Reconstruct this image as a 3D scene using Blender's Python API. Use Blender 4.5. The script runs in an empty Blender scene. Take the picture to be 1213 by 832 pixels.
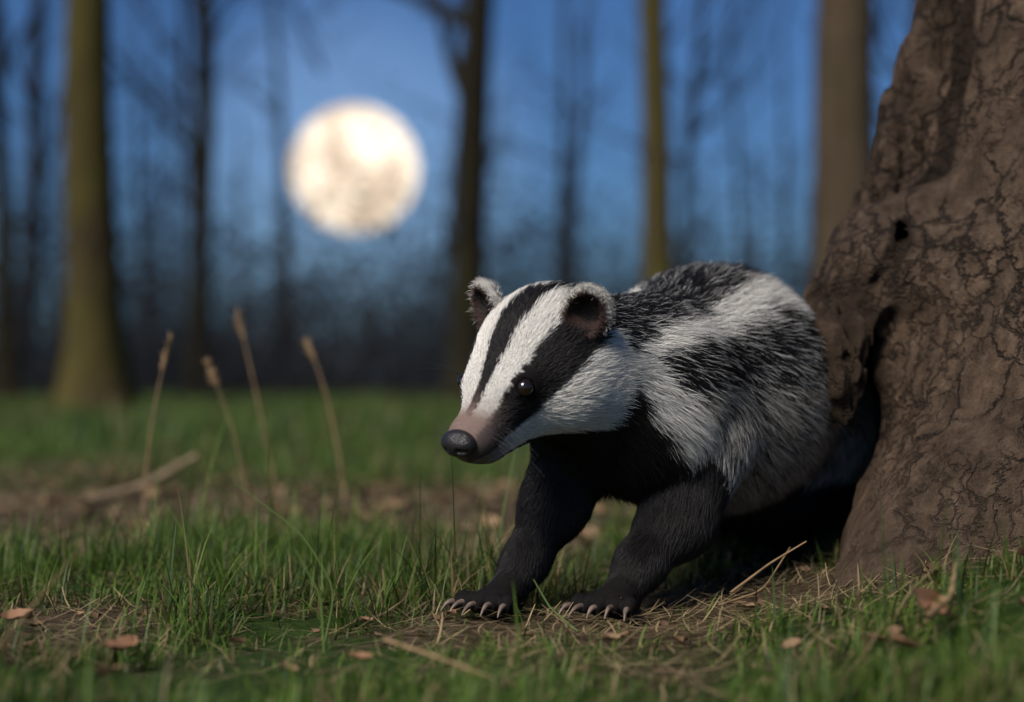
import bpy, math, numpy as np
from mathutils import Vector
R=np.random.default_rng(7)
scene=bpy.context.scene
def A(*v): return np.array(v,dtype=np.float64)
def nrm(v): v=np.asarray(v,float); return v/(np.linalg.norm(v,axis=-1,keepdims=True)+1e-12)
def sstep(a,b,x):
    t=np.clip((x-a)/(b-a),0,1); return t*t*(3-2*t)
# ---------- noise
def _h(i,j,k,s):
    n=(i.astype(np.int64)*374761393+j.astype(np.int64)*668265263+k.astype(np.int64)*2147483647+s*974711)&0xffffffff
    n=((n^(n>>13))*1274126177)&0xffffffff
    n=(n^(n>>16))
    return (n&0xffff)/32767.5-1
def vnoise(x,y,z,s=0):
    x,y,z=np.broadcast_arrays(x,y,z)
    xi=np.floor(x).astype(int);yi=np.floor(y).astype(int);zi=np.floor(z).astype(int)
    fx=x-xi;fy=y-yi;fz=z-zi
    fx=fx*fx*(3-2*fx);fy=fy*fy*(3-2*fy);fz=fz*fz*(3-2*fz)
    r=0
    for a in (0,1):
        for b in (0,1):
            for c in (0,1):
                r=r+_h(xi+a,yi+b,zi+c,s)*(fx if a else 1-fx)*(fy if b else 1-fy)*(fz if c else 1-fz)
    return r
def fbm(x,y,z,s=0,o=3):
    r=0;a=1.;t=0
    for i in range(o):
        r=r+a*vnoise(x*2**i,y*2**i,z*2**i,s+i*17);t+=a;a*=.5
    return r/t
# ---------- mesh helpers
def make_mesh(name,V,quads=None,tris=None,mat=None,col=None,parent=None,smooth=True):
    V=np.asarray(V,dtype=np.float32)
    me=bpy.data.meshes.new(name)
    nq=0 if quads is None else len(quads); nt=0 if tris is None else len(tris)
    loops=[];starts=[]
    if nq: loops.append(np.asarray(quads).reshape(-1)); starts.append(np.arange(nq)*4)
    if nt: loops.append(np.asarray(tris).reshape(-1)); starts.append(nq*4+np.arange(nt)*3)
    loops=np.concatenate(loops).astype(np.int32); starts=np.concatenate(starts).astype(np.int32)
    me.vertices.add(len(V)); me.vertices.foreach_set('co',V.reshape(-1))
    me.loops.add(len(loops)); me.loops.foreach_set('vertex_index',loops)
    me.polygons.add(nq+nt); me.polygons.foreach_set('loop_start',starts)
    me.update(calc_edges=True)
    if smooth: me.polygons.foreach_set('use_smooth',np.ones(len(me.polygons),dtype=bool))
    if col is not None:
        c=np.ones((len(V),4),dtype=np.float32); c[:,:3]=col
        at=me.color_attributes.new('col','FLOAT_COLOR','POINT'); at.data.foreach_set('color',c.reshape(-1))
    ob=bpy.data.objects.new(name,me); scene.collection.objects.link(ob)
    if mat: me.materials.append(mat)
    if parent: ob.parent=parent
    return ob
def empty(name):
    e=bpy.data.objects.new(name,None); scene.collection.objects.link(e); e.empty_display_size=.1; return e
def surface_nets(F,xs,ys,zs):
    nx,ny,nz=F.shape; S=F<0
    c=np.zeros((nx-1,ny-1,nz-1),dtype=np.int8)
    for a in (0,1):
        for b in (0,1):
            for d in (0,1): c+=S[a:nx-1+a,b:ny-1+b,d:nz-1+d]
    act=(c>0)&(c<8); idx=np.argwhere(act); n=len(idx)
    vid=np.full(act.shape,-1,dtype=np.int64); vid[act]=np.arange(n)
    P=np.zeros((n,3)); cnt=np.zeros(n)
    cor=[(a,b,d) for a in (0,1) for b in (0,1) for d in (0,1)]
    for p in cor:
        for ax in range(3):
            if p[ax]==0:
                q=list(p);q[ax]=1
                fa=F[idx[:,0]+p[0],idx[:,1]+p[1],idx[:,2]+p[2]];fb=F[idx[:,0]+q[0],idx[:,1]+q[1],idx[:,2]+q[2]]
                m=(fa<0)!=(fb<0); t=np.where(m,fa/np.where(m,fa-fb,1),0)
                pp=np.tile(np.array(p,float),(n,1)); pp[:,ax]+=t
                P+=pp*m[:,None]; cnt+=m
    P=P/cnt[:,None]+idx
    V=np.stack([np.interp(P[:,0],np.arange(nx),xs),np.interp(P[:,1],np.arange(ny),ys),np.interp(P[:,2],np.arange(nz),zs)],1)
    Q=[]
    def add(m,off,rev):
        e=np.argwhere(m)
        if len(e)==0: return
        ids=[vid[e[:,0]+o[0],e[:,1]+o[1],e[:,2]+o[2]] for o in off]
        q=np.stack(ids,1); Q.append(q[:,::-1] if rev else q)
    for s in (True,False):
        d=(S[:-1,1:-1,1:-1]==s)&(S[1:,1:-1,1:-1]!=s)
        add(d,[(0,0,0),(0,1,0),(0,1,1),(0,0,1)],not s)
        d=(S[1:-1,:-1,1:-1]==s)&(S[1:-1,1:,1:-1]!=s)
        add(d,[(0,0,0),(0,0,1),(1,0,1),(1,0,0)],not s)
        d=(S[1:-1,1:-1,:-1]==s)&(S[1:-1,1:-1,1:]!=s)
        add(d,[(0,0,0),(1,0,0),(1,1,0),(0,1,0)],not s)
    return V,np.concatenate(Q)
def cone_sdf(X,Y,Z,p0,r0,p1,r1):
    p0=np.asarray(p0,float);p1=np.asarray(p1,float);d=p1-p0;L=d@d+1e-12
    if isinstance(X,np.ndarray) and X.dtype==np.float32:
        p0=[np.float32(q) for q in p0]; d=[np.float32(q) for q in d]; L=np.float32(L)
    x=X-p0[0];y=Y-p0[1];z=Z-p0[2]
    t=np.clip((x*d[0]+y*d[1]+z*d[2])/L,0,1)
    return np.sqrt((x-t*d[0])**2+(y-t*d[1])**2+(z-t*d[2])**2)-(r0+(r1-r0)*t)
def ell_sdf(X,Y,Z,c,Rm,r):
    x=X-c[0];y=Y-c[1];z=Z-c[2]
    q=[(x*Rm[i][0]+y*Rm[i][1]+z*Rm[i][2]) for i in range(3)]
    k0=np.sqrt((q[0]/r[0])**2+(q[1]/r[1])**2+(q[2]/r[2])**2)
    k1=np.sqrt((q[0]/r[0]**2)**2+(q[1]/r[1]**2)**2+(q[2]/r[2]**2)**2)
    return k0*(k0-1)/(k1+1e-9)
def smin(a,b,k):
    h=np.clip(k-np.abs(a-b),0,None)/k; return np.minimum(a,b)-h*h*k*.25
def vnormals(V,Q):
    n=np.zeros_like(V); f=np.cross(V[Q[:,2]]-V[Q[:,0]],V[Q[:,3]]-V[Q[:,1]])
    for i in range(4): np.add.at(n,Q[:,i],f)
    return nrm(n)
def tubes(polys,sides=6):
    Vs=[];Qs=[];o=0
    an=np.arange(sides)/sides*2*np.pi; ca=np.cos(an);sa=np.sin(an)
    for P,r in polys:
        P=np.asarray(P,float); n=len(P)
        T=np.gradient(P,axis=0); T=nrm(T)
        ref=A(0,0,1) if abs(T[0,2])<.8 else A(1,0,0)
        U=nrm(np.cross(T,ref)); W=np.cross(T,U)
        r=np.asarray(r,float)[:,None,None]
        v=P[:,None,:]+r*(U[:,None,:]*ca[None,:,None]+W[:,None,:]*sa[None,:,None])
        Vs.append(v.reshape(-1,3))
        i=np.arange(n-1)[:,None]*sides; j=np.arange(sides)[None,:]; j2=(j+1)%sides
        q=np.stack([i+j,i+j2,i+sides+j2,i+sides+j],-1).reshape(-1,4)+o
        Qs.append(q); o+=n*sides
    return np.concatenate(Vs),np.concatenate(Qs)
# ---------- material helper
class M:
    def __init__(s,name):
        s.m=bpy.data.materials.new(name); s.m.use_nodes=True; s.t=s.m.node_tree; s.b=s.t.nodes['Principled BSDF']; s.out=s.t.nodes['Material Output']
    def n(s,ty,ins=None,**kw):
        nd=s.t.nodes.new(ty)
        for k,v in kw.items(): setattr(nd,k,v)
        for k,v in (ins or {}).items(): s.set(nd.inputs[k],v)
        return nd
    def set(s,inp,v):
        if isinstance(v,bpy.types.NodeSocket): s.t.links.new(v,inp)
        else: inp.default_value=v
    def p(s,**kw):
        for k,v in kw.items(): s.set(s.b.inputs[k.replace('_',' ')],v)
    def coord(s,scale=(1,1,1)):
        tc=s.n('ShaderNodeTexCoord'); mp=s.n('ShaderNodeMapping',{'Vector':tc.outputs['Object'],'Scale':scale}); return mp.outputs[0]
    def noise(s,vec,sc,det=5,rough=.55,dist=0):
        return s.n('ShaderNodeTexNoise',{'Vector':vec,'Scale':sc,'Detail':det,'Roughness':rough,'Distortion':dist}).outputs[0]
    def ramp(s,f,st):
        nd=s.n('ShaderNodeValToRGB',{'Fac':f}); e=nd.color_ramp.elements
        while len(e)<len(st): e.new(.5)
        for i,(p,c) in enumerate(st):
            e[i].position=p; e[i].color=(c[0],c[1],c[2],1) if hasattr(c,'__len__') else (c,c,c,1)
        return nd.outputs[0]
    def mix(s,f,a,b,bt='MIX'):
        nd=s.n('ShaderNodeMixRGB',blend_type=bt); s.set(nd.inputs[0],f)
        for i,v in ((1,a),(2,b)):
            if isinstance(v,tuple) and len(v)==3: v=(*v,1)
            s.set(nd.inputs[i],v)
        return nd.outputs[0]
    def math(s,op,a,b=0.):
        nd=s.n('ShaderNodeMath',operation=op); s.set(nd.inputs[0],a); s.set(nd.inputs[1],b); return nd.outputs[0]
    def bump(s,h,st=.5,d=.01,nm=None):
        i={'Height':h,'Strength':st,'Distance':d}
        if nm: i['Normal']=nm
        return s.n('ShaderNodeBump',i).outputs[0]
def attr_mat(name,rough=.5,spec=.3,transl=0.):
    m=M(name); a=m.n('ShaderNodeAttribute',attribute_name='col').outputs['Color']
    m.p(Base_Color=a,Roughness=rough); m.b.inputs['Specular IOR Level'].default_value=spec
    if transl>0:
        tr=m.n('ShaderNodeBsdfTranslucent',{'Color':a}); mx=m.n('ShaderNodeMixShader',{0:transl,1:m.b.outputs[0],2:tr.outputs[0]})
        m.t.links.new(mx.outputs[0],m.out.inputs[0])
    return m
# ================= terrain
TC=A(.95,2.15)
def ground_h(x,y):
    x=np.asarray(x,float);y=np.asarray(y,float)
    r=.115*sstep(.14,.72,x)*np.exp(-((y-1.75)/.9)**2)
    far=sstep(2.2,5,np.hypot(x,y))
    n=.010*fbm(x*5,y*5,0*x,3,2)+.02*fbm(x*1.1,y*1.1,0*x,9,2)*(.3+far)
    paw=np.exp(-(((x-.03)/.16)**2+((y-1.66)/.14)**2))
    return r+n*(1-.9*paw)
def bare(x,y):
    d=np.exp(-(((x-.06)/.21)**2+((y-1.64)/.13)**2)**2)
    d=np.maximum(d,np.exp(-(((x-.27)/.17)**2+((y-1.78)/.22)**2)))
    d=np.maximum(d,.45*np.exp(-(((x-.10)/.27)**2+((y-1.45)/.10)**2)))
    d=np.maximum(d,.95*np.exp(-(((y-3.1-.15*x)/.6)**2)**2)*sstep(.6,-.1,x))
    d=np.maximum(d,.85*sstep(.22,.48,fbm(x*3.6,y*3.0,0*x,77,3))*(y<2.9))
    d=np.maximum(d,.5*sstep(.1,.5,fbm(x*.9,y*.5,0*x,79,3))*(y>=3.6))
    return d
def axis(lims):
    out=[]
    for a,b,st in lims: out+=list(np.arange(a,b,st))
    return np.array(out)
pos=axis([(0,3,.025),(3,8,.12),(8,30,1.),(30,120,8),(120,701,60)])
xs=np.concatenate([-pos[:0:-1],pos]); ys=xs+1.5
GX,GY=np.meshgrid(xs,ys,indexing='ij'); GZ=ground_h(GX,GY)
nx,ny=GX.shape; I=np.arange(nx*ny).reshape(nx,ny)
q=np.stack([I[:-1,:-1],I[1:,:-1],I[1:,1:],I[:-1,1:]],-1).reshape(-1,4)
g=M('soil'); v=g.coord(); n1=g.noise(v,9,8,.65); n2=g.noise(v,60,8,.75)
ga=g.n('ShaderNodeAttribute',attribute_name='col').outputs['Fac']
soil=g.ramp(n2,[(.3,(.035,.024,.014)),(.5,(.095,.066,.04)),(.72,(.19,.138,.085))])
moss=g.ramp(n2,[(.3,(.02,.038,.008)),(.7,(.055,.10,.02))])
f=g.math('SUBTRACT',g.math('ADD',g.ramp(n1,[(.35,.35),(.6,1)]),.1),g.math('MULTIPLY',ga,1.))
f=g.ramp(f,[(.2,0),(.7,1)])
g.p(Base_Color=g.mix(f,soil,moss),Roughness=.95,Normal=g.bump(g.mix(.6,n1,n2),1.,.02)); g.b.inputs['Specular IOR Level'].default_value=.1
bw=bare(GX,GY).reshape(-1)
make_mesh('ground',np.stack([GX,GY,GZ],-1).reshape(-1,3),q,mat=g.m,col=np.repeat(bw[:,None],3,1))
# ================= hollow tree
RZ=([-.2,0,.1,.26,.34,.47,.7,1.2,5.2],[.70,.64,.60,.56,.525,.475,.41,.39,.30])
def tree_parts():
    zf=np.concatenate([np.arange(-.12,0,.01),np.arange(0,.56,.0045),np.arange(.56,.82,.006),np.arange(.82,1.6,.02),np.arange(1.6,5.,.08)])
    xf=np.concatenate([np.arange(.16,.30,.008),np.arange(.30,.60,.0042),np.arange(.60,.95,.006),np.arange(.95,1.9,.02)])
    yf=np.concatenate([np.arange(1.38,1.60,.01),np.arange(1.60,2.12,.0048),np.arange(2.12,2.3,.008),np.arange(2.3,3.0,.02)])
    X=xf[:,None,None].astype(np.float32);Y=yf[None,:,None].astype(np.float32);Z=zf[None,None,:].astype(np.float32)
    Rz=np.interp(zf,*RZ).astype(np.float32)[None,None,:]
    th=np.arctan2(Y-np.float32(TC[1]),X-np.float32(TC[0]))
    lob=.03*np.cos(th*5+.6)+.018*np.cos(th*9+2.)
    low=np.clip(1-Z/1.0,.15,1)
    F=np.sqrt((X-np.float32(TC[0]))**2+(Y-np.float32(TC[1]))**2)-Rz-lob*low
    F=F.astype(np.float32)*np.float32(.95)
    def nmask(D,w,fn):
        o=np.zeros(D.shape,np.float32); ix=np.nonzero(np.abs(D)<w)
        o[ix]=fn(xf[ix[0]],yf[ix[1]],zf[ix[2]]); return o
    F=smin(F,cone_sdf(X,Y,Z,(.64,1.98,-.05),.255,(.76,2.05,.42),.16),.12)
    F=smin(F,cone_sdf(X,Y,Z,(.55,2.50,-.05),.18,(.80,2.3,.5),.14),.12)
    F=smin(F,cone_sdf(X,Y,Z,(.33,1.70,-.05),.055,(.49,1.80,.06),.125),.06)
    F0=F.copy()
    def sp(deg,z,off=0.):
        a=math.radians(deg); rs=np.arange(.9,.2,-.002)
        px=TC[0]+rs*math.cos(a);py=TC[1]+rs*math.sin(a)
        iz=int(np.argmin(abs(zf-z))); f=F0[np.clip(np.searchsorted(xf,px),0,len(xf)-1),np.clip(np.searchsorted(yf,py),0,len(yf)-1),iz]
        k=int(np.argmax(f<0)); r=rs[k]+off
        return A(TC[0]+r*math.cos(a),TC[1]+r*math.sin(a),z)
    slab=[sp(185,1.3,-.005),sp(186,.72),sp(188,.60),sp(188,.49),sp(186,.42),sp(182,.37)]
    lip=[slab[-1],A(.385,1.965,.335),A(.362,1.905,.290),A(.352,1.88,.245),A(.362,1.87,.20)]
    for a,b in zip(slab[:-1],slab[1:]): F=smin(F,cone_sdf(X,Y,Z,a,.042,b,.042),.012)
    rr=[.042,.044,.036,.030,.016]
    T=cone_sdf(X,Y,Z,(.21,1.88,.18),.13,(.36,2.08,.185),.140)
    T=np.minimum(T,cone_sdf(X,Y,Z,(.36,2.08,.185),.140,(.78,2.22,.15),.15))
    T=smin(T,cone_sdf(X,Y,Z,(.27,1.88,.06),.075,(.38,2.1,.06),.11),.05)
    T=T+nmask(T,.04,lambda x,y,z:.010*fbm(x*9,y*9,z*9,5,3))
    F=np.maximum(F,-T)
    F=smin(F,cone_sdf(X,Y,Z,(.40,1.95,.365),.045,(.50,1.92,.355),.06),.05)
    F=smin(F,cone_sdf(X,Y,Z,(.43,1.99,.38),.065,(.50,2.0,.40),.07),.03)
    for i in range(len(lip)-1): F=smin(F,cone_sdf(X,Y,Z,lip[i],rr[i],lip[i+1],rr[i+1]),.02)
    groove=[sp(195,1.3),sp(195,.72),sp(198,.60),sp(199,.49),sp(196,.43,.006)]
    # last stretch: follow the actual outer surface down to the mouth of the hollow
    def hit(x,z):
        ys_=np.arange(1.5,2.2,.002); f=F[int(np.searchsorted(xf,x)),np.clip(np.searchsorted(yf,ys_),0,len(yf)-1),int(np.searchsorted(zf,z))]
        return A(x,ys_[int(np.argmax(f<0))],z)
    groove+=[hit(.433,.395),hit(.412,.355),hit(.405,.325),hit(.40,.30)]
    gr=[.010,.014,.016,.019,.014,.009,.009,.010,.013]
    for i in range(len(groove)-1):
        D=cone_sdf(X,Y,Z,groove[i],gr[i],groove[i+1],gr[i+1]); D=D+nmask(D,.03,lambda x,y,z:.007*fbm(x*34,y*34,z*20,2,2))
        F=np.maximum(F,-D)
    ix=np.argwhere(np.abs(F)<.05); x=xf[ix[:,0]];y=yf[ix[:,1]];z=zf[ix[:,2]]
    big=fbm(x*6,y*6,z*3.,11,3)*.016
    fine=fbm(x*30,y*30,z*12.,21,3)*.007
    segs=list(zip(lip[:-1],lip[1:]))+list(zip(slab[:-1],slab[1:]))
    dl=np.full(len(x),9.)
    for a,b in segs: dl=np.minimum(dl,cone_sdf(x,y,z,a,.034,b,.034))
    rag=np.clip(1-dl/.03,0,1)
    ridge=(np.abs(fbm(x*42,y*42,z*17.,31,3))*.034+np.abs(vnoise(x*90,y*90,z*40.,37))*.008)*rag
    F[ix[:,0],ix[:,1],ix[:,2]]+=(big+fine*(1+rag)-ridge+.008*rag).astype(np.float32)
    V,Q=surface_nets(F,xf,yf,zf)
    d=np.full(len(V),9.)
    for a,b in segs: d=np.minimum(d,cone_sdf(V[:,0],V[:,1],V[:,2],a,.034,b,.034))
    rag=np.clip(1-d/.016,0,1)
    for i in range(len(groove)-1): rag=np.maximum(rag,1.6*np.clip(1.1-cone_sdf(V[:,0],V[:,1],V[:,2],groove[i],gr[i],groove[i+1],gr[i+1])/.006,0,1))
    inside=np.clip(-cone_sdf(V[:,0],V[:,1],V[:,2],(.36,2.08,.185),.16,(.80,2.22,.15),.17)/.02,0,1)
    mud=sstep(.20,.02,V[:,2]+.12*fbm(V[:,0]*5,V[:,1]*5,V[:,2]*5,3,3))
    return V,Q,np.clip(np.stack([rag,inside,mud],1),0,1.3)
V,Q,col=tree_parts()
b=M('bark'); v=b.coord(); a=b.n('ShaderNodeAttribute',attribute_name='col').outputs['Color']; sepn=b.n('ShaderNodeSeparateColor',{0:a})
wv=b.n('ShaderNodeMixRGB',{0:.10,1:v,2:b.n('ShaderNodeTexNoise',{'Vector':v,'Scale':11,'Detail':6,'Roughness':.65}).outputs[1]}).outputs[0]
mp=b.n('ShaderNodeMapping',{'Vector':wv,'Scale':(1,1,.8)}).outputs[0]
vo=b.n('ShaderNodeTexVoronoi',{'Vector':mp,'Scale':17.,'Randomness':1.},feature='DISTANCE_TO_EDGE').outputs['Distance']
vo2=b.n('ShaderNodeTexVoronoi',{'Vector':mp,'Scale':40.,'Randomness':1.},feature='DISTANCE_TO_EDGE').outputs['Distance']
nm=b.noise(v,6,6,.6); nm2=b.noise(v,9.3,6,.65); nf=b.noise(v,55,10,.8); nst=b.noise(b.coord((1,1,.14)),30,7,.7); nbig=b.noise(v,3.2,5,.6); nmid=b.noise(v,22,6,.7)
mask=b.ramp(nm,[(.40,0),(.50,1)]); mask2=b.ramp(nm2,[(.44,0),(.54,1)])
nomud=b.math('SUBTRACT',1.,b.math('MULTIPLY',sepn.outputs[2],.8))
c1=b.ramp(vo,[(0,0),(.03,.7),(.055,1)]); c2=b.ramp(vo2,[(0,0),(.08,1)])
cr=b.mix(b.math('MULTIPLY',mask,nomud),(1,1,1),c1); cr2=b.mix(b.math('MULTIPLY',b.math('MULTIPLY',mask2,.8),nomud),(1,1,1),c2)
crk=b.mix(1,cr,cr2,'MULTIPLY')
base=b.ramp(nf,[(.30,(.070,.043,.027)),(.48,(.165,.108,.070)),(.70,(.31,.215,.148))])
base=b.mix(b.ramp(nbig,[(.35,0),(.65,.55)]),base,(.090,.060,.042))
base=b.mix(b.ramp(nmid,[(.38,.45),(.55,0)]),base,(.05,.032,.021))
base=b.mix(b.ramp(nst,[(.36,.6),(.52,0)]),base,(.04,.026,.017))
base=b.mix(b.math('MINIMUM',b.math('MULTIPLY',sepn.outputs[0],.75),.95),base,(.030,.018,.010))
base=b.mix(sepn.outputs[1],base,(.010,.007,.005))  # near-black on the hollow's walls: its deep shade is painted in
colr=b.mix(crk,(.026,.016,.010),base)
hh=b.math('ADD',b.math('MULTIPLY',crk,1.1),b.math('ADD',b.math('ADD',b.math('MULTIPLY',nf,1.),b.math('MULTIPLY',nmid,1.1)),b.math('MULTIPLY',nst,1.3)))
b.p(Base_Color=colr,Roughness=.85,Normal=b.bump(hh,1.,.018)); b.b.inputs['Specular IOR Level'].default_value=.2
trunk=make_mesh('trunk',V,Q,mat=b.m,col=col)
ht=empty('hollow_tree'); trunk.parent=ht
# ================= background trees
def limb(p,d,L,r,n=6,wob=.12,up=.1):
    P=[A(*p)]; d=nrm(d)
    for i in range(n-1):
        d=nrm(d+R.normal(0,wob,3)+A(0,0,up)); P.append(P[-1]+d*L/(n-1))
    return np.array(P),np.linspace(r,r*.25,n)
def grow(x,y,h,r,lean=(0,0),nb=16,sub=3,lo=.3,flare=1.8):
    z0=float(ground_h(x,y)); t=np.array([0,.01,.03,.06,.1,.16,.24,.34,.45,.56,.68,.8,.9,1.])
    wx=.08*np.cumsum(R.normal(0,1,14))*t; wy=.06*np.cumsum(R.normal(0,1,14))*t
    P=np.stack([x+lean[0]*h*t+wx,y+lean[1]*h*t+wy,z0-.1+t*h],1)
    rad=r*(1-.75*t)*(1+(flare-1)*np.exp(-t*h/.3))
    out=[(P,rad)]
    for i in range(nb):
        tt=R.uniform(lo,.97); p=np.array([np.interp(tt,t,P[:,k]) for k in range(3)]); an=R.uniform(0,2*np.pi)
        d=A(math.cos(an),math.sin(an),R.uniform(.3,1.1)); L=h*R.uniform(.15,.34)*(1.15-tt*.6); rr=r*(1-.75*tt)*R.uniform(.3,.55)
        B=limb(p,d,L,rr); out.append(B)
        for j in range(sub):
            q0=B[0][R.integers(1,5)]; d2=nrm(B[0][-1]-B[0][0])+R.normal(0,.6,3); C=limb(q0,d2,L*R.uniform(.3,.6),rr*.4,5,.2); out.append(C)
            for k in range(sub-1):
                q1=C[0][R.integers(1,4)]; out.append(limb(q1,nrm(C[0][-1]-C[0][0])+R.normal(0,.7,3),L*R.uniform(.15,.3),rr*.18,4,.25))
    return out
moon_c=A(-27.7,300,37.3); md=nrm(moon_c-A(0,0,.24))
def clear(polys,ang=3.1):
    o=[]
    for P,r in polys:
        d=nrm(P-A(0,0,.24)); c=(d@md).max()
        if c<math.cos(math.radians(ang)): o.append((P,r))
    return o
def bark_far(name,c1,c2,mossc,mossf):  # bark tones kept low: dim light on far trees is put into the colour
    m=M(name); v=m.coord(); n1=m.noise(m.coord((1,1,.3)),9,6,.6); n2=m.noise(v,1.6,5)
    c=m.ramp(n1,[(.3,c1),(.7,c2)]); c=m.mix(m.math('MULTIPLY',m.ramp(n2,[(.35,0),(.6,1)]),mossf),c,mossc)
    m.p(Base_Color=c,Roughness=.9,Normal=m.bump(n1,.8,.04)); m.b.inputs['Specular IOR Level'].default_value=.1
    return m.m
mb=bark_far('mossy_bark',(.026,.019,.010),(.062,.046,.022),(.066,.056,.014),.7)
db=bark_far('dark_bark',(.008,.007,.006),(.022,.018,.012),(.028,.024,.008),.5)
bb=bark_far('brown_bark',(.038,.027,.017),(.085,.060,.040),(.05,.042,.02),.4)
T=[('beech_tree',-3.42,14,11,.245,(0.0,0),mb,1.9,.45),('beech_tree',-.47,18,12,.20,(.0,0),db,1.6,.22),('beech_tree',1.42,16,11,.17,(-.005,0),mb,1.5,.4),
   ('beech_tree',2.34,12,11,.26,(.0,0),bb,1.4,.5),('young_tree',-5.9,20,9,.13,(-.01,0),db,1.4,.3),('young_tree',-4.05,22,10,.14,(.005,0),db,1.5,.3),
   ('young_tree',2.0,21,9,.08,(.08,0),db,1.3,.3),('young_tree',-2.9,25,9,.10,(.02,0),db,1.3,.5),('young_tree',5.2,19,10,.14,(.03,0),db,1.3,.3),
   ('beech_tree',-8.5,17,11,.2,(0,0),mb,1.8,.4),('beech_tree',8.5,18,11,.2,(0,0),bb,1.8,.4),('young_tree',4.1,17,8,.09,(.02,.0),db,1.3,.2)]
for nm_,x,y,h,r,ln,mt,fl,lo in T:
    V,Q=tubes(clear(grow(x,y,h,r,ln,16,3,lo,fl)),8); make_mesh(nm_,V,Q,mat=mt)
polys=[]
for i in range(70):
    y=R.uniform(26,75); x=R.uniform(-.62,.62)*y
    if abs(x/y-md[0]/md[1])<.035: continue
    polys+=grow(x,y,R.uniform(8,15),R.uniform(.07,.2),(R.normal(0,.03),0),8,2,.12,1.3)
for i in range(1500):
    y=R.uniform(20,40); x=R.uniform(-.65,.65)*y
    polys.append(limb((x,y,0),A(R.normal(0,.4),R.normal(0,.3),1),abs(R.normal(0,1.))+.8,.018,5,.2))
V,Q=tubes(clear(polys,2.4),4)
nL=120000; yy=R.uniform(24,48,nL); xx=R.uniform(-.6,.6,nL)*yy; top=(2.4+2.1*fbm(xx*.3,yy*.15,0*xx,4,3))*yy/30
zz=np.abs(R.normal(0,1,nL))*top*.62
c=np.stack([xx,yy,zz],1); a1=nrm(R.normal(0,1,(nL,3))); a2=nrm(np.cross(a1,R.normal(0,1,(nL,3)))); s=R.uniform(.03,.085,nL)[:,None]
LV=np.stack([c-a1*s,c+a2*s*.6,c+a1*s,c-a2*s*.6],1).reshape(-1,3); LQ=np.arange(nL*4).reshape(-1,4)+len(V)
dm=M('distant_twigs'); nn=dm.noise(dm.coord(),.5,3)
dm.p(Base_Color=dm.ramp(nn,[(.3,(.014,.016,.021)),(.7,(.034,.034,.038))]),Roughness=1.); dm.b.inputs['Specular IOR Level'].default_value=0  # bluish grey carries the dusk haze and dimness, put into the colour
make_mesh('distant_trees',np.concatenate([V,LV]),np.concatenate([Q,LQ]),mat=dm.m,smooth=False)
# ================= moon
bpy.ops.mesh.primitive_uv_sphere_add(segments=96,ring_count=48,radius=11.2,location=moon_c); mo=bpy.context.object; mo.name='moon'
bpy.ops.object.shade_smooth()
m=M('moon_surface'); v=m.coord((.09,.09,.09)); n1=m.noise(v,1.3,7,.6,.2); n2=m.noise(v,6,6,.7)
cc=m.ramp(n1,[(.41,(.55,.44,.34)),(.50,(.82,.71,.57)),(.58,(1.,.90,.77))])
cc=m.mix(.6,cc,m.ramp(n2,[(.35,(.70,.63,.55)),(.6,(1,.96,.9))]),'MULTIPLY')
m.p(Base_Color=(0,0,0,1),Roughness=1.,Emission_Color=cc,Emission_Strength=1.65); mo.data.materials.append(m.m)
# ================= grass
def blades(X,Y,L,W,lean,colb,colt,seg=5,droop=.5,z0=0.):
    n=len(X); an=R.uniform(0,2*np.pi,n); d=np.stack([np.cos(an),np.sin(an),0*an],1)
    side=np.stack([-np.sin(an+R.normal(0,.5,n)),np.cos(an),0*an],1); side=nrm(side)
    t=np.linspace(0,1,seg); base=np.stack([X,Y,ground_h(X,Y)-.003+z0],1)
    V=np.zeros((n,seg,2,3)); C=np.zeros((n,seg,2,3))
    for i,tt in enumerate(t):
        hor=lean*(tt*.35+droop*tt**2); up=tt*np.sqrt(np.clip(1-(lean*.6)**2,.1,1))-.25*lean*droop*tt**3
        c=base+d*(L*hor)[:,None]+A(0,0,1)*(L*up)[:,None]
        w=(W*(1-tt**1.6)*(.6+.4*min(1,tt*4))+W*.04)[:,None]
        V[:,i,0]=c-side*w;V[:,i,1]=c+side*w
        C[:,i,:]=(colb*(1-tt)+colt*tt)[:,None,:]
    q=[]
    o=np.arange(n)[:,None]*seg*2
    for i in range(seg-1): q.append(o+np.array([i*2,i*2+1,i*2+3,i*2+2])[None,:])
    return V.reshape(-1,3),np.concatenate(q),C.reshape(-1,3)
def in_tree(x,y):
    return (np.hypot(x-TC[0],y-TC[1])<.60)|(np.hypot(x-.64,y-1.98)<.25)|(np.hypot(x-.5,y-2.4)<.2)|(np.hypot(x-.49,y-1.79)<.12)
Vs=[];Qs=[];Cs=[];o=0
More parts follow.
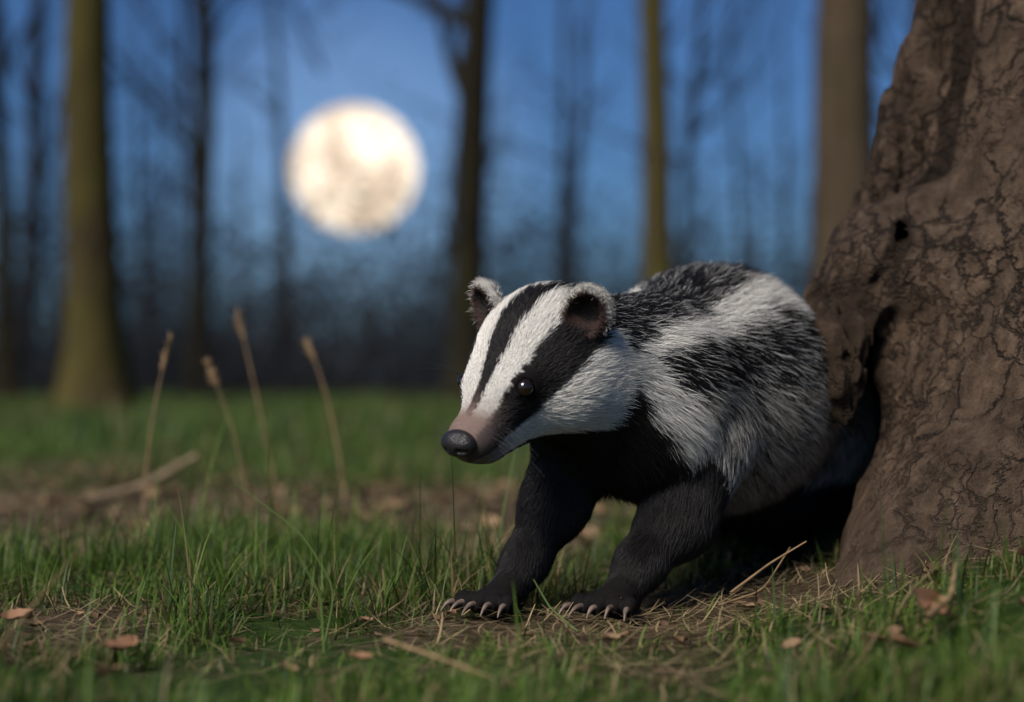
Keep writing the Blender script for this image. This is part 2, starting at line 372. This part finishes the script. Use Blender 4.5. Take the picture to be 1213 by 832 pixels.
def addgrass(n,y0,y1,Lm,Wm,spread,thr=0.,seg=5,long_=False):
    global o
    y=np.sqrt(R.uniform(y0**2,y1**2,n)); x=R.uniform(-1,1,n)*(y*spread+.35)
    cl=fbm(x*9,y*9,0*x,51,3); big=fbm(x*2.2,y*2.2,0*x,61,3)
    b_=bare(x,y)
    keep=(R.uniform(0,1,n)<sstep(-.32,.20,cl+thr)*.93+.07)&(R.uniform(0,1,n)>b_*1.0)&~in_tree(x,y)
    x=x[keep];y=y[keep];cl=cl[keep];big=big[keep];n=len(x)
    L=Lm*(.28+R.gamma(2.3,.27,n))*(.42+1.25*sstep(-.3,.5,cl))*(1-.6*bare(x,y)); L=np.minimum(L,Lm*2.6)
    pw=np.exp(-(((x-.08)/.26)**2+((y-1.48)/.15)**2)); L*=1-.55*pw
    L*=1-.35*np.exp(-((y-1.1)/.2)**2)
    W=Wm*R.uniform(.5,1.5,n); lean=R.uniform(.15,1.5,n)
    g1=A(.066,.135,.018);g2=A(.14,.22,.038);g3=A(.032,.085,.020)
    u=R.uniform(0,1,(n,1)); colt=g1*(1-u)+g2*u; m2=R.uniform(0,1,n)<.28; colt[m2]=g3
    colt=colt*(1+.55*big[:,None]); dry=R.uniform(0,1,n)<.10+.10*(big<-.1)+.25*bare(x,y); colt[dry]=A(.34,.26,.13)*R.uniform(.4,1.1,(dry.sum(),1))
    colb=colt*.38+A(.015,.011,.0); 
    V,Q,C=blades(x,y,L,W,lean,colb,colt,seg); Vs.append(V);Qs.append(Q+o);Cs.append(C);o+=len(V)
addgrass(105000,.85,2.7,.044,.00110,.38,.08)
addgrass(2200,1.3,2.5,.095,.0010,.36,.1,7)
addgrass(50000,2.7,6,.046,.0022,.40,.1,4)
addgrass(50000,6,24,.065,.006,.42,.2,3)
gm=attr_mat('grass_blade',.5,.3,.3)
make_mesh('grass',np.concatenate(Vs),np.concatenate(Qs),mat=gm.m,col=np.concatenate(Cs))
def straws(n,xr,yr,L,w):
    x=R.uniform(*xr,n);y=R.uniform(*yr,n);k=~in_tree(x,y)&(R.uniform(0,1,n)<.25+.7*bare(x,y));x=x[k];y=y[k];n=len(x)
    an=R.normal(.25,.9,n);l=L*R.uniform(.3,1.3,n);d=np.stack([np.cos(an),np.sin(an)],1);s=np.stack([-d[:,1],d[:,0]],1)*(w*R.uniform(.5,1.3,n))[:,None]
    V=np.zeros((n,4,2,3)); zr=R.uniform(0,.010,n); sl=R.normal(0,.16,n)
    for i,t in enumerate((-.5,-.17,.17,.5)):
        p=np.stack([x,y],1)+d*(l*t)[:,None]+s*(8*(.25-t*t))
        for j,sg in enumerate((-1,1)):
            q_=p+s*sg*(1-1.2*abs(t)); V[:,i,j,:2]=q_; V[:,i,j,2]=ground_h(q_[:,0],q_[:,1])+.003+zr+np.maximum(sl*l*t*2,-.002)
    c=A(.32,.24,.13)*R.uniform(.2,1.1,(n,1)); C=np.repeat(c,8,0); oo=np.arange(n)[:,None]*8
    Q=np.concatenate([oo+np.array([i*2,i*2+1,i*2+3,i*2+2]) for i in range(3)])
    return V.reshape(-1,3),Q,C
S=[straws(16000,(-.7,.8),(1.0,2.4),.05,.0008),straws(5000,(-2,1.5),(2.2,4.2),.10,.002)]
V=np.concatenate([s[0] for s in S]);Q=np.concatenate([S[0][1],S[1][1]+len(S[0][0])]);C=np.concatenate([s[2] for s in S])
make_mesh('dry_grass_litter',V,Q,mat=attr_mat('straw',.7,.2).m,col=C)
def leaf_mesh(x,y,s,an,tilt,c,dz=0.):
    us=np.linspace(0,1,9); V=[];
    for u in us:
        w=.42*math.sin(math.pi*u**.8)**.8*(1+.12*math.sin(u*25)) if 0<u<1 else 0.02
        for k in (-1,-.5,0,.5,1):
            V.append([u-.5,w*k,.22*abs(k)**1.5*(.6+.6*u)+.18*(u-.5)**2+.02*math.sin(u*20+k*4)])
    V=np.array(V)*s; ca,sa=math.cos(an),math.sin(an); ct,st=math.cos(tilt),math.sin(tilt)
    V=np.stack([V[:,0],V[:,1]*ct-V[:,2]*st,V[:,1]*st+V[:,2]*ct],1); V=np.stack([V[:,0]*ca-V[:,1]*sa,V[:,0]*sa+V[:,1]*ca,V[:,2]],1)
    V+=A(x,y,float(ground_h(x,y))+.004+dz+s*.35*abs(math.sin(tilt)))
    Q=[[i*5+j,i*5+j+1,i*5+j+6,i*5+j+5] for i in range(8) for j in range(4)]
    return V,np.array(Q),np.tile(c,(len(V),1))
lv=[];lq=[];lc=[];o=0
def al(*a):
    global o
    V,Q,C=leaf_mesh(*a); lv.append(V);lq.append(Q+o);lc.append(C);o+=len(V)
for x,y,s in [(-.32,1.40,.034),(-.30,1.27,.03),(.34,1.40,.045),(-.12,1.36,.02),(.46,1.5,.035),(.30,1.30,.03),(-.45,1.55,.03)]: al(x,y,s,R.uniform(0,6),R.uniform(-.3,.7),A(.24,.13,.075),.016)
for i in range(850):
    y=R.uniform(2.3,4.2);x=R.uniform(-1.6,1.0)
    if R.uniform()<bare(x,y)+.04: al(x,y,R.uniform(.015,.042),R.uniform(0,6),R.uniform(-.6,.6),A(.20,.13,.075)*R.uniform(.25,1.3))
for i in range(160):
    y=R.uniform(1.1,2.2);x=R.uniform(-.5,.6)
    if R.uniform()<bare(x,y)+.2: al(x,y,R.uniform(.010,.024),R.uniform(0,6),R.uniform(-.5,.5),A(.17,.105,.06)*R.uniform(.4,1.3),R.uniform(0,.008))
make_mesh('fallen_leaves',np.concatenate(lv),np.concatenate(lq),mat=attr_mat('dead_leaf',.7,.2).m,col=np.concatenate(lc))
sm=M('dry_stalk'); sm.p(Base_Color=sm.ramp(sm.noise(sm.coord(),40),[(.3,(.14,.085,.04)),(.7,(.30,.20,.10))]),Roughness=.7)
def stalk(pts,r=.0022,head=.05,hr=.006):
    P=np.array(pts,float); t=np.linspace(0,1,len(P)); tt=np.linspace(0,1,24)
    C=np.stack([np.polyval(np.polyfit(t,P[:,k],min(2,len(P)-1)),tt) for k in range(3)],1)
    V,Q=tubes([(C,np.linspace(r,r*.5,24))],6)
    T=nrm(C[-1]-C[-4]); polys=[]
    L=head
    hp=np.array([C[-1]+T*L*(u-.6) for u in np.linspace(0,1,8)]); polys.append((hp,hr*np.array([.2,.7,1,1,.9,.7,.45,.1])))
    for i in range(26):
        u=R.uniform(-.6,.35); p=C[-1]+T*L*u; d=nrm(T+R.normal(0,.35,3)); polys.append((np.array([p,p+d*.006,p+d*.014]),[.0006,.0016,.0002]))
    V2,Q2=tubes(polys[:1],6);V3,Q3=tubes(polys[1:],5)
    make_mesh('dry_grass_stalk',np.concatenate([V,V2,V3]),np.concatenate([Q,Q2+len(V),Q3+len(V)+len(V2)]),mat=sm.m)
stalk([(-.52,2.4,.0),(-.51,2.4,.15),(-.485,2.4,.28)],.0020,.05,.0038)
stalk([(-.36,2.7,.0),(-.39,2.7,.15),(-.43,2.7,.33)],.0022,.055,.004)
stalk([(-.38,2.5,.0),(-.40,2.5,.13),(-.44,2.5,.25)],.0017,.04,.003)
stalk([(-.265,2.7,.05),(-.285,2.7,.18),(-.32,2.7,.29)],.0026,.045,.0045)
def wire(name,pts,r0,r1,mat,sides=6):
    P=np.array(pts,float); t=np.linspace(0,1,len(P)); tt=np.linspace(0,1,20)
    C=np.stack([np.interp(tt,t,P[:,k]) for k in range(3)],1)
    for _ in range(3): C[1:-1]=(C[:-2]+2*C[1:-1]+C[2:])/4
    V,Q=tubes([(C,np.linspace(r0,r1,20))],sides); return make_mesh(name,V,Q,mat=mat)
gs=M('green_stem'); gs.p(Base_Color=(.09,.14,.03,1),Roughness=.5)
wire('grass_stem',[(-.17,1.55,0),(-.16,1.55,.05),(-.19,1.55,.10),(-.25,1.55,.145)],.0012,.0005,gs.m)
wire('grass_stem',[(-.165,1.5,0),(-.168,1.5,.05),(-.19,1.5,.09)],.0014,.0006,gs.m)
wire('grass_stem',[(-.42,1.3,.005),(-.38,1.3,.05),(-.33,1.3,.11)],.0012,.0005,sm.m)
wire('grass_stem',[(.06,1.56,.01),(.035,1.57,.03),(.02,1.58,.055)],.001,.0004,gs.m)
wire('twig',[(-.10,1.34,.036),(-.05,1.30,.026),(-.01,1.26,.018)],.0020,.0012,sm.m)
wire('twig',[(.215,1.68,.03),(.26,1.72,.055),(.30,1.74,.075)],.0016,.0008,sm.m)
wire('twig',[(.20,1.66,.02),(.25,1.70,.03),(.29,1.78,.065)],.0014,.0008,sm.m)
wire('twig',[(.33,1.36,.05),(.36,1.40,.062),(.375,1.44,.085)],.0035,.002,sm.m)
pb=M('pale_branch'); pb.p(Base_Color=pb.ramp(pb.noise(pb.coord(),30),[(.3,(.14,.10,.06)),(.7,(.30,.22,.13))]),Roughness=.8)
wire('fallen_branch',[(-.80,3.2,.01),(-.72,3.3,.03),(-.62,3.35,.09)],.012,.006,pb.m,8)
# ================= BADGER
bad=empty('badger')
C0=A(.026,1.68,.257); fw=nrm(A(-.078,-.086,-.079)); lf=A(.74,-.67,-.10); lf=nrm(lf-fw*(lf@fw)); up=np.cross(fw,lf)
HR=np.array([fw,lf,up])
def H(a,b,c): return C0+fw*a+lf*b+up*c
fb=nrm(A(-.45,-.89,0)); lb=A(-fb[1],fb[0],0); B0=A(.222,1.93,.232)
dn=A(0,0,-1)
prims=[]
def cone(p0,r0,p1,r1,k,flow,L,zone): prims.append(('c',(np.asarray(p0,float),r0,np.asarray(p1,float),r1),k,nrm(flow),L,zone))
def ell(c,r,k,flow,L,zone,Rm=None): prims.append(('e',(c,HR if Rm is None else Rm,r),k,nrm(flow),L,zone))
ell(H(-.008,0,.0),(.066,.060,.053),.01,-fw,.009,'head')
for s in (1,-1):
    ell(H(-.006,.036*s,-.022),(.052,.032,.035),.025,-fw+lf*s*.35+up*-.2,.017,'head')
    ell(H(.054,.026*s,.019),(.022,.014,.012),.02,-fw,.006,'head')
cone(H(.025,0,.0),.044,H(.112,0,-.008),.0235,.03,-fw,.006,'head')
ell(H(.118,0,-.008),(.022,.023,.020),.012,-fw,.004,'muz')
cone(H(.02,0,-.028),.033,H(.102,0,-.026),.015,.018,-fw,.006,'head')
cone(H(-.025,0,-.008),.058,(.125,1.785,.232),.086,.05,-fb+dn*.4,.022,'body')
cone((.125,1.785,.215),.085,B0+A(0,0,-.002),.118,.06,-fb+dn*.35,.030,'body')
cone(B0+A(0,0,-.002),.118,(.345,2.12,.21),.102,.06,-fb+dn*.45,.034,'body')
cone((.345,2.12,.2),.09,(.44,2.22,.16),.02,.04,-fb+dn*.3,.03,'body')
def leg(pts,z='leg'):
    for (p0,r0),(p1,r1) in zip(pts[:-1],pts[1:]): cone(p0,r0,p1,r1,.022,np.asarray(p1,float)-np.asarray(p0,float)+A(.012,.025,0),.018 if r0>.04 else .013 if r0>.03 else .008,z)
leg([((.072,1.775,.180),.048),((.044,1.762,.112),.0300),((.014,1.742,.055),.0195),((-.004,1.724,.028),.0175)])
leg([((.192,1.79,.170),.056),((.170,1.76,.098),.0345),((.130,1.722,.055),.0205),((.110,1.704,.028),.018)])
claws=[]
def paw(c,f,w=1.):
    c=A(*c);f=nrm(A(*f));l=A(-f[1],f[0],0)
    cone(c,.018,c+f*.022-A(0,0,.003),.0155,.012,f,.005,'paw')
    cone(c+f*.018-l*.014-A(0,0,.004),.0115,c+f*.018+l*.014-A(0,0,.004),.0115,.010,f,.005,'paw')
    for i in range(-2,3):
        b_=c+f*.020+l*.0125*i+A(0,0,-.003); d=nrm(f+l*.15*i); LL=.028-.0028*abs(i)
        mid=b_+d*LL*.55+A(0,0,.003); tip=b_+d*LL-A(0,0,.003)
        cone(b_,.0072,mid,.0074,.002,f,.004,'paw'); cone(mid,.0074,tip,.0058,.002,f,.003,'paw')
        j1,j2,j3=R.uniform(.8,1.15),R.normal(0,.05),R.uniform(-.001,.001)
        t=np.linspace(0,1,7)[:,None]; P=tip+nrm(d+l*j2)*(.003+.017*j1*t)+A(0,0,1)*(.003+j3+.004*t-.013*t*t)
        claws.append((P,np.interp(t[:,0],[0,.3,1],[.0033,.0028,.0006])))
paw((-.006,1.716,.022),(-.62,-.78,0)); paw((.108,1.697,.022),(-.55,-.83,0))
for off,sh in ((A(0,0,0),A(0,0,0)),(-lb*.13,-fb*.16)):
    leg([(A(.36,2.06,.17)+off,.07),(A(.295,2.0,.095)+off+sh,.040),(A(.335,2.05,.05)+off+sh,.022),(A(.315,2.01,.026)+off+sh,.019)])
    paw(A(.310,2.005,.022)+off+sh,fb)
ears=[]
for s in (1,-1):
    c=H(-.022,.062*s,.047); 
    o_=nrm(fw*.75+lf*s*.35+up*.25)
    e_up=nrm(up*.9+lf*s*.45-fw*.25); e_up=nrm(e_up-o_*(e_up@o_)); e_s=np.cross(o_,e_up)
    ears.append((c,np.array([o_,e_s,e_up])))
h=.0028
bx=(np.arange(-.12,.52,h),np.arange(1.53,2.28,h),np.arange(-.012,.41,h))
F=np.full([len(b_) for b_ in bx],1.,dtype=np.float32)
def sdf_of(pr,X,Y,Z):
    if pr[0]=='c': return cone_sdf(X,Y,Z,*pr[1])
    return ell_sdf(X,Y,Z,*pr[1])
def bounds(pr):
    if pr[0]=='c':
        p0,r0,p1,r1=pr[1]; r=max(r0,r1); return np.minimum(p0,p1)-r,np.maximum(p0,p1)+r
    c,_,r=pr[1]; m_=max(r); return c-m_,c+m_
def sub(lo,hi,mg):
    sl=[]
    for k in range(3):
        a=max(0,np.searchsorted(bx[k],lo[k]-mg)); b_=min(len(bx[k]),np.searchsorted(bx[k],hi[k]+mg)+1); sl.append(slice(a,b_))
    X=bx[0][sl[0]][:,None,None].astype(np.float32);Y=bx[1][sl[1]][None,:,None].astype(np.float32);Z=bx[2][sl[2]][None,None,:].astype(np.float32)
    return tuple(sl),X,Y,Z
for pr in prims:
    lo,hi=bounds(pr); sl,X,Y,Z=sub(lo,hi,pr[2]+.02); F[sl]=smin(F[sl],sdf_of(pr,X,Y,Z).astype(np.float32),pr[2])
for c,Re in ears:
    sl,X,Y,Z=sub(c-.04,c+.04,.01)
    E=ell_sdf(X,Y,Z,c,Re,(.012,.0215,.0245)); I_=ell_sdf(X,Y,Z,c+Re[0]*.010,Re,(.012,.017,.020))
    E=np.maximum(E,-I_); F[sl]=smin(F[sl],E.astype(np.float32),.006)
EY=[H(.066,.037*s,.0185) for s in (1,-1)]
for e in EY:
    sl,X,Y,Z=sub(e-.012,e+.012,.01); F[sl]=np.maximum(F[sl],-(cone_sdf(X,Y,Z,e,.0080,e+A(.0001,0,0),.0080)).astype(np.float32))
V,Q=surface_nets(F,*bx)
N=vnormals(V,Q)
if ((V-V.mean(0))*N).sum()<0: Q=Q[:,::-1]; N=-N
def eval_field(P):
    n=len(P); W=np.zeros(n);FL=np.zeros((n,3));LN=np.zeros(n);Z={'head':np.zeros(n),'muz':np.zeros(n),'body':np.zeros(n),'leg':np.zeros(n),'paw':np.zeros(n)}
    for pr in prims:
        d=sdf_of(pr,P[:,0],P[:,1],P[:,2]); w=np.exp(-np.clip(d,-.005,1)/.007)+1e-12
        W+=w;FL+=w[:,None]*pr[3];LN+=w*pr[4];Z[pr[5]]+=w
    for k in Z: Z[k]/=W
    e=np.zeros(n); er=np.zeros(n); ein=np.zeros(n)
    for c,Re in ears:
        q_=(P-c)@Re.T; dd=np.sqrt((q_[:,1]/.024)**2+(q_[:,2]/.027)**2+(q_[:,0]/.02)**2)
        m_=(dd<1.25)&(q_[:,2]>-.018); e[m_]=1; rr=np.sqrt((q_[:,1]/.0215)**2+(q_[:,2]/.0245)**2); er[m_]=rr[m_]; ein[m_]=(q_[m_,0]>0)
        rad_=Re[1][None,:]*q_[:,1:2]/.02+Re[2][None,:]*(q_[:,2:3]/.02+.5)-Re[0]*.15
        FL[m_]=(nrm(rad_)[m_])*W[m_][:,None]; LN[m_]=.0125*W[m_]
        er[m_]-= .6*sstep(.000,-.016,q_[m_,2])
    return FL/W[:,None],LN/W,Z,e,er,ein
def color_of(P,Z,e,er,ein):
    n=len(P); L=(P-C0)@HR.T; a,b_,c=L[:,0],L[:,1],L[:,2]
    wob=fbm(P[:,0]*60,P[:,1]*60,P[:,2]*60,71,2)+R.normal(0,.35,n)
    ph=np.degrees(np.arctan2(np.abs(b_),c+.024))+wob*3
    W_=A(.82,.79,.74);K=A(.014,.012,.012)
    t=sstep(.0,.11,a)
    wh=((ph>10-4*t)&(ph<31-2*t))|((ph>60+12*t)&(ph<128))
    kk=1-wh.astype(float)
    colh=W_*(1-kk[:,None])+K*kk[:,None]
    mz=sstep(.084,.120,a+wob*.006)[:,None]; pink=A(.32,.225,.19); dark=A(.08,.062,.058)
    mcol=np.where((ph<34)[:,None],pink,dark*1.8+wh[:,None]*.2)*(1+.15*wob[:,None]); colh=colh*(1-mz)+mcol*mz
    for ey in EY:
        d=np.linalg.norm(P-ey,axis=1); colh=np.where((d<.0145)[:,None],K,colh)
    ce=np.where((er+wob*.05>.86)[:,None],W_*.95,np.where((ein>0)[:,None],A(.06,.036,.030),np.where((er>.55)[:,None],A(.35,.33,.31),K))); colh=np.where((e>0)[:,None],ce,colh)
    rel=P-B0; s=rel@fb; b2=rel@lb; hh=P[:,2]; wb=fbm(P[:,0]*22,P[:,1]*22,P[:,2]*22,81,3)+R.normal(0,.22,n)
    line=s-(.168+1.04*(hh-.144))+wb*.018
    ang=np.degrees(np.arctan2(np.abs(b2),hh-.225))+wb*12
    ty=np.full(n,3)
    ty[ang<84]=2; ty[ang<47]=1; ty[ang<29]=2
    ty[(np.abs(line)<.024)&(ang>40)]=1; ty[(line>.023)&(ang>35)]=0
    ty[hh<.10]=0
    leg_=(Z['leg']+Z['paw'])>.5
    ty[leg_&(line>-.02)]=0
    ty[leg_&(hh<.13)]=0
    ish=((Z['head']+Z['muz'])>.5)|(e>0)
    ty=np.where(ish,4,ty)
    base=np.where((ty==0)[:,None],K,np.where((ty==1)[:,None],W_,np.where((ty==2)[:,None],A(.022,.022,.023),A(.25,.235,.22))))
    base=np.where(ish[:,None],colh,base)
    return base,ty
FLv,LNv,Zv,ev,erv,einv=eval_field(V); bc,tyv=color_of(V,Zv,ev,erv,einv)
sk=attr_mat('badger_skin',.8,.1)
make_mesh('body',V,Q,mat=sk.m,col=bc*.5,parent=bad)
tri=np.concatenate([Q[:,[0,1,2]],Q[:,[0,2,3]]]); ar=np.linalg.norm(np.cross(V[tri[:,1]]-V[tri[:,0]],V[tri[:,2]]-V[tri[:,0]]),axis=1)
cen=V[tri].mean(1)
lnf=LNv[tri[:,0]]; dens=np.where(lnf<.011,3.,np.where(lnf<.018,2.,1.)); dens=dens*np.where(cen[:,1]>2.08,.2,1)*np.where(Zv['muz'][tri[:,0]]>.6,2.4,1)*np.where(ev[tri[:,0]]>0,1.6,1)
pr_=ar*dens; pr_/=pr_.sum(); NH=460000
ti=R.choice(len(tri),NH,p=pr_); r1=np.sqrt(R.uniform(0,1,NH));r2=R.uniform(0,1,NH)
w3=np.stack([1-r1,r1*(1-r2),r1*r2],1)[:,:,None]
P0=(V[tri[ti]]*w3).sum(1);N0=nrm((N[tri[ti]]*w3).sum(1))
FL,LN,Z,e,er,ein=eval_field(P0); bc,ty=color_of(P0,Z,e,er,ein)
ok=np.ones(NH,bool)
for ey in EY: ok&=np.linalg.norm(P0-ey,axis=1)>.0098
nose_c=H(.136,0,.000)
ok&=np.linalg.norm((P0-nose_c),axis=1)>.0165
P0,N0,FL,LN,bc,ty,e,ein=[q_[ok] for q_ in (P0,N0,FL,LN,bc,ty,e,ein)]; Z={k:q_[ok] for k,q_ in Z.items()}; NH=len(P0)
cn=np.stack([fbm(P0[:,0]*38,P0[:,1]*38,P0[:,2]*38,s_,2) for s_ in (91,92,93)],1)
cn2=np.stack([vnoise(P0[:,0]*140,P0[:,1]*140,P0[:,2]*140,s_) for s_ in (94,95,96)],1)
fl=nrm(FL)+cn*.26+cn2*.16+R.normal(0,.13,(NH,3))+(e>0)[:,None]*R.normal(0,.25,(NH,3)); ft=fl-N0*(fl*N0).sum(1,keepdims=True); ft=nrm(ft)
LN=LN*R.uniform(.45,1.3,NH)*np.where((ein>0)&(e>0),.6,1)
for ey in EY:
    d=np.linalg.norm(P0-ey,axis=1); LN*=np.clip((d-.007)/.014,.25,1)
dn_=np.linalg.norm(P0-nose_c,axis=1); LN*=np.clip((dn_-.006)/.045,.3,1)
K_=5; t=np.linspace(0,1,K_); pts=np.zeros((NH,K_,3)); pts[:,0]=P0-N0*.001
lift=np.where(LN>.016,.38,.38)[:,None]*R.uniform(.5,1.5,(NH,1))
lift=np.where((e>0)[:,None],.35,lift); lift=np.where((Z['paw']>.5)[:,None],.25,lift); lift=np.where((Z['leg']>.5)[:,None],.32*R.uniform(.5,1.5,(NH,1)),lift)
for i in range(1,K_):
    tt=t[i]; d=nrm(N0*lift*(1.15-tt)+ft*(.55+.5*tt)+A(0,0,-1)*.10*tt); pts[:,i]=pts[:,i-1]+d*(LN/(K_-1))[:,None]
pts[:,:,2]=np.maximum(pts[:,:,2],.002)
rad0=np.where(LN>.016,.00021,np.where(LN>.008,.00018,.00015)); rad=rad0[:,None]*np.array([1.,1.,.85,.6,.12])[None,:]
cv=np.repeat(bc[:,None,:],K_,1)*R.uniform(.72,1.12,(NH,1,1))
u=R.uniform(0,1,NH); clump=vnoise(P0[:,0]*110,P0[:,1]*110,P0[:,2]*110,33)
W_=A(.80,.78,.74);K=A(.010,.010,.011)
m2=(ty==2); tip=m2&((u+clump*.22)>.82)
cv[m2]=K; cv[tip,3:]=W_; cv[tip,2]=W_*.3
m3=(ty==3); cv[m3]=A(.50,.47,.42); drk=m3&((u+clump*.35)<.44); cv[drk]=A(.03,.028,.027); drk2=drk&(u>.2); cv[drk2,4]=A(.4,.38,.35)
m1=(ty==1); dk=m1&(u<.06); cv[dk]=A(.2,.19,.17)
mb_=(ty==0); cv[mb_&(u>.95)]=A(.04,.032,.027)
WH=[]
for s_ in (1,-1):
    for i in range(12):
        p=H(R.uniform(.095,.118),.019*s_,R.uniform(-.016,.0)); d=nrm(fw*R.uniform(-.1,.5)+lf*s_*1.+up*R.uniform(-.5,.4)); L=R.uniform(.03,.06)
        WH.append(np.array([p+d*L*k+dn*.25*L*k*k for k in t]))
    for i in range(4):
        p=H(.068,.034*s_,.028); d=nrm(fw*R.uniform(.1,.5)+lf*s_*.6+up*R.uniform(.6,1)); L=R.uniform(.03,.05)
        WH.append(np.array([p+d*L*k+dn*.2*L*k*k for k in t]))
WH=np.array(WH); pts=np.concatenate([pts,WH]); rad=np.concatenate([rad,np.tile(np.array([.0002,.00018,.00015,.0001,.00005]),(len(WH),1))]); cv=np.concatenate([cv,np.full((len(WH),K_,3),.03)])
NH=len(pts)
hc=bpy.data.hair_curves.new('fur'); hc.add_curves([K_]*NH)
hc.attributes['position'].data.foreach_set('vector',pts.reshape(-1).astype(np.float32))
ra=hc.attributes.get('radius') or hc.attributes.new('radius','FLOAT','POINT'); ra.data.foreach_set('value',rad.reshape(-1).astype(np.float32))
ca=hc.attributes.new('col','FLOAT_COLOR','POINT'); cc=np.ones((NH*K_,4),np.float32); cc[:,:3]=np.clip(cv.reshape(-1,3),0,1); ca.data.foreach_set('color',cc.reshape(-1))
fm=attr_mat('badger_fur',.45,.28); hc.materials.append(fm.m)
fo=bpy.data.objects.new('fur',hc); scene.collection.objects.link(fo); fo.parent=bad
em=M('eye'); em.p(Base_Color=(.012,.007,.005,1),Roughness=.06); em.b.inputs['Specular IOR Level'].default_value=.8
for e_ in EY:
    bpy.ops.mesh.primitive_uv_sphere_add(segments=32,ring_count=16,radius=.0088,location=e_); ob=bpy.context.object; ob.name='eye'; bpy.ops.object.shade_smooth(); ob.data.materials.append(em.m); ob.parent=bad
s_=.0009; gx=[np.arange(nose_c[k]-.03,nose_c[k]+.03,s_) for k in range(3)]
X,Y,Z_=gx[0][:,None,None],gx[1][None,:,None],gx[2][None,None,:]
NF=ell_sdf(X,Y,Z_,nose_c,HR,(.013,.0195,.0135)); NF=smin(NF,ell_sdf(X,Y,Z_,H(.126,0,-.010),HR,(.012,.010,.010)),.008)
for s in (1,-1):
    NF=np.maximum(NF,-cone_sdf(X,Y,Z_,H(.149,.0078*s,-.001),.0040,H(.145,.0150*s,-.003),.0028))
NF=np.maximum(NF,-cone_sdf(X,Y,Z_,H(.152,0,-.002),.0014,H(.141,0,-.016),.0014))
nv,nq=surface_nets(NF,*gx); nn_=vnormals(nv,nq)
if ((nv-nv.mean(0))*nn_).sum()<0: nq=nq[:,::-1]
nm_=M('nose_leather'); nz=nm_.n('ShaderNodeTexVoronoi',{'Vector':nm_.coord(),'Scale':900.}).outputs['Distance']
nm_.p(Base_Color=(.014,.012,.013,1),Roughness=.34,Normal=nm_.bump(nz,.6,.0008))
make_mesh('nose',nv,nq,mat=nm_.m,parent=bad)
V,Q=tubes(claws,8); cm=M('claw'); cm.p(Base_Color=cm.ramp(cm.noise(cm.coord(),90),[(.35,(.07,.05,.04)),(.65,(.19,.14,.11))]),Roughness=.45); make_mesh('claws',V,Q,mat=cm.m,parent=bad)
# ================= world, sun
w=bpy.data.worlds.new('World'); scene.world=w; w.use_nodes=True; nt=w.node_tree; bg=nt.nodes['Background']
sky=nt.nodes.new('ShaderNodeTexSky'); sky.sky_type='NISHITA'; sky.sun_disc=False; sky.sun_elevation=math.radians(42); sky.sun_rotation=math.radians(217)
def mixn(bt,f,a,b_):
    n_=nt.nodes.new('ShaderNodeMixRGB'); n_.blend_type=bt; n_.inputs[0].default_value=f if not isinstance(f,bpy.types.NodeSocket) else 0
    if isinstance(f,bpy.types.NodeSocket): nt.links.new(f,n_.inputs[0])
    for i,v_ in ((1,a),(2,b_)):
        if isinstance(v_,bpy.types.NodeSocket): nt.links.new(v_,n_.inputs[i])
        else: n_.inputs[i].default_value=v_
    return n_.outputs[0]
tint=mixn('MULTIPLY',1,sky.outputs[0],(.25,.43,.72,1))
tc=nt.nodes.new('ShaderNodeTexCoord'); vm=nt.nodes.new('ShaderNodeVectorMath'); vm.operation='DOT_PRODUCT'; nt.links.new(tc.outputs['Generated'],vm.inputs[0]); vm.inputs[1].default_value=tuple(md)
mr=nt.nodes.new('ShaderNodeMapRange'); mr.interpolation_type='SMOOTHSTEP'; nt.links.new(vm.outputs['Value'],mr.inputs[0]); mr.inputs[1].default_value=math.cos(math.radians(7)); mr.inputs[2].default_value=1.; mr.inputs[3].default_value=0;mr.inputs[4].default_value=.9
hal=mixn('ADD',mr.outputs[0],tint,(1.1,1.5,2.,1))
nt.links.new(hal,bg.inputs[0]); bg.inputs[1].default_value=.095
sl=bpy.data.lights.new('sun','SUN'); sl.energy=5.0; sl.angle=math.radians(28); sl.color=(1,.92,.81); so=bpy.data.objects.new('sun',sl); scene.collection.objects.link(so)
az=math.radians(217); el=math.radians(42); sd=Vector((math.sin(az)*math.cos(el),math.cos(az)*math.cos(el),math.sin(el))); so.rotation_euler=(-sd).to_track_quat('-Z','Y').to_euler()
cd=bpy.data.cameras.new('camera'); cd.lens=60; cd.sensor_width=36; cd.shift_y=.028; cd.clip_start=.05; cd.clip_end=2000
cd.dof.use_dof=True; cd.dof.focus_distance=1.68; cd.dof.aperture_fstop=2.25
co=bpy.data.objects.new('camera',cd); scene.collection.objects.link(co); co.location=(0,0,.24); co.rotation_euler=(math.radians(90),0,0); scene.camera=co
scene.view_settings.view_transform='Standard'; scene.view_settings.look='None'; scene.view_settings.exposure=0
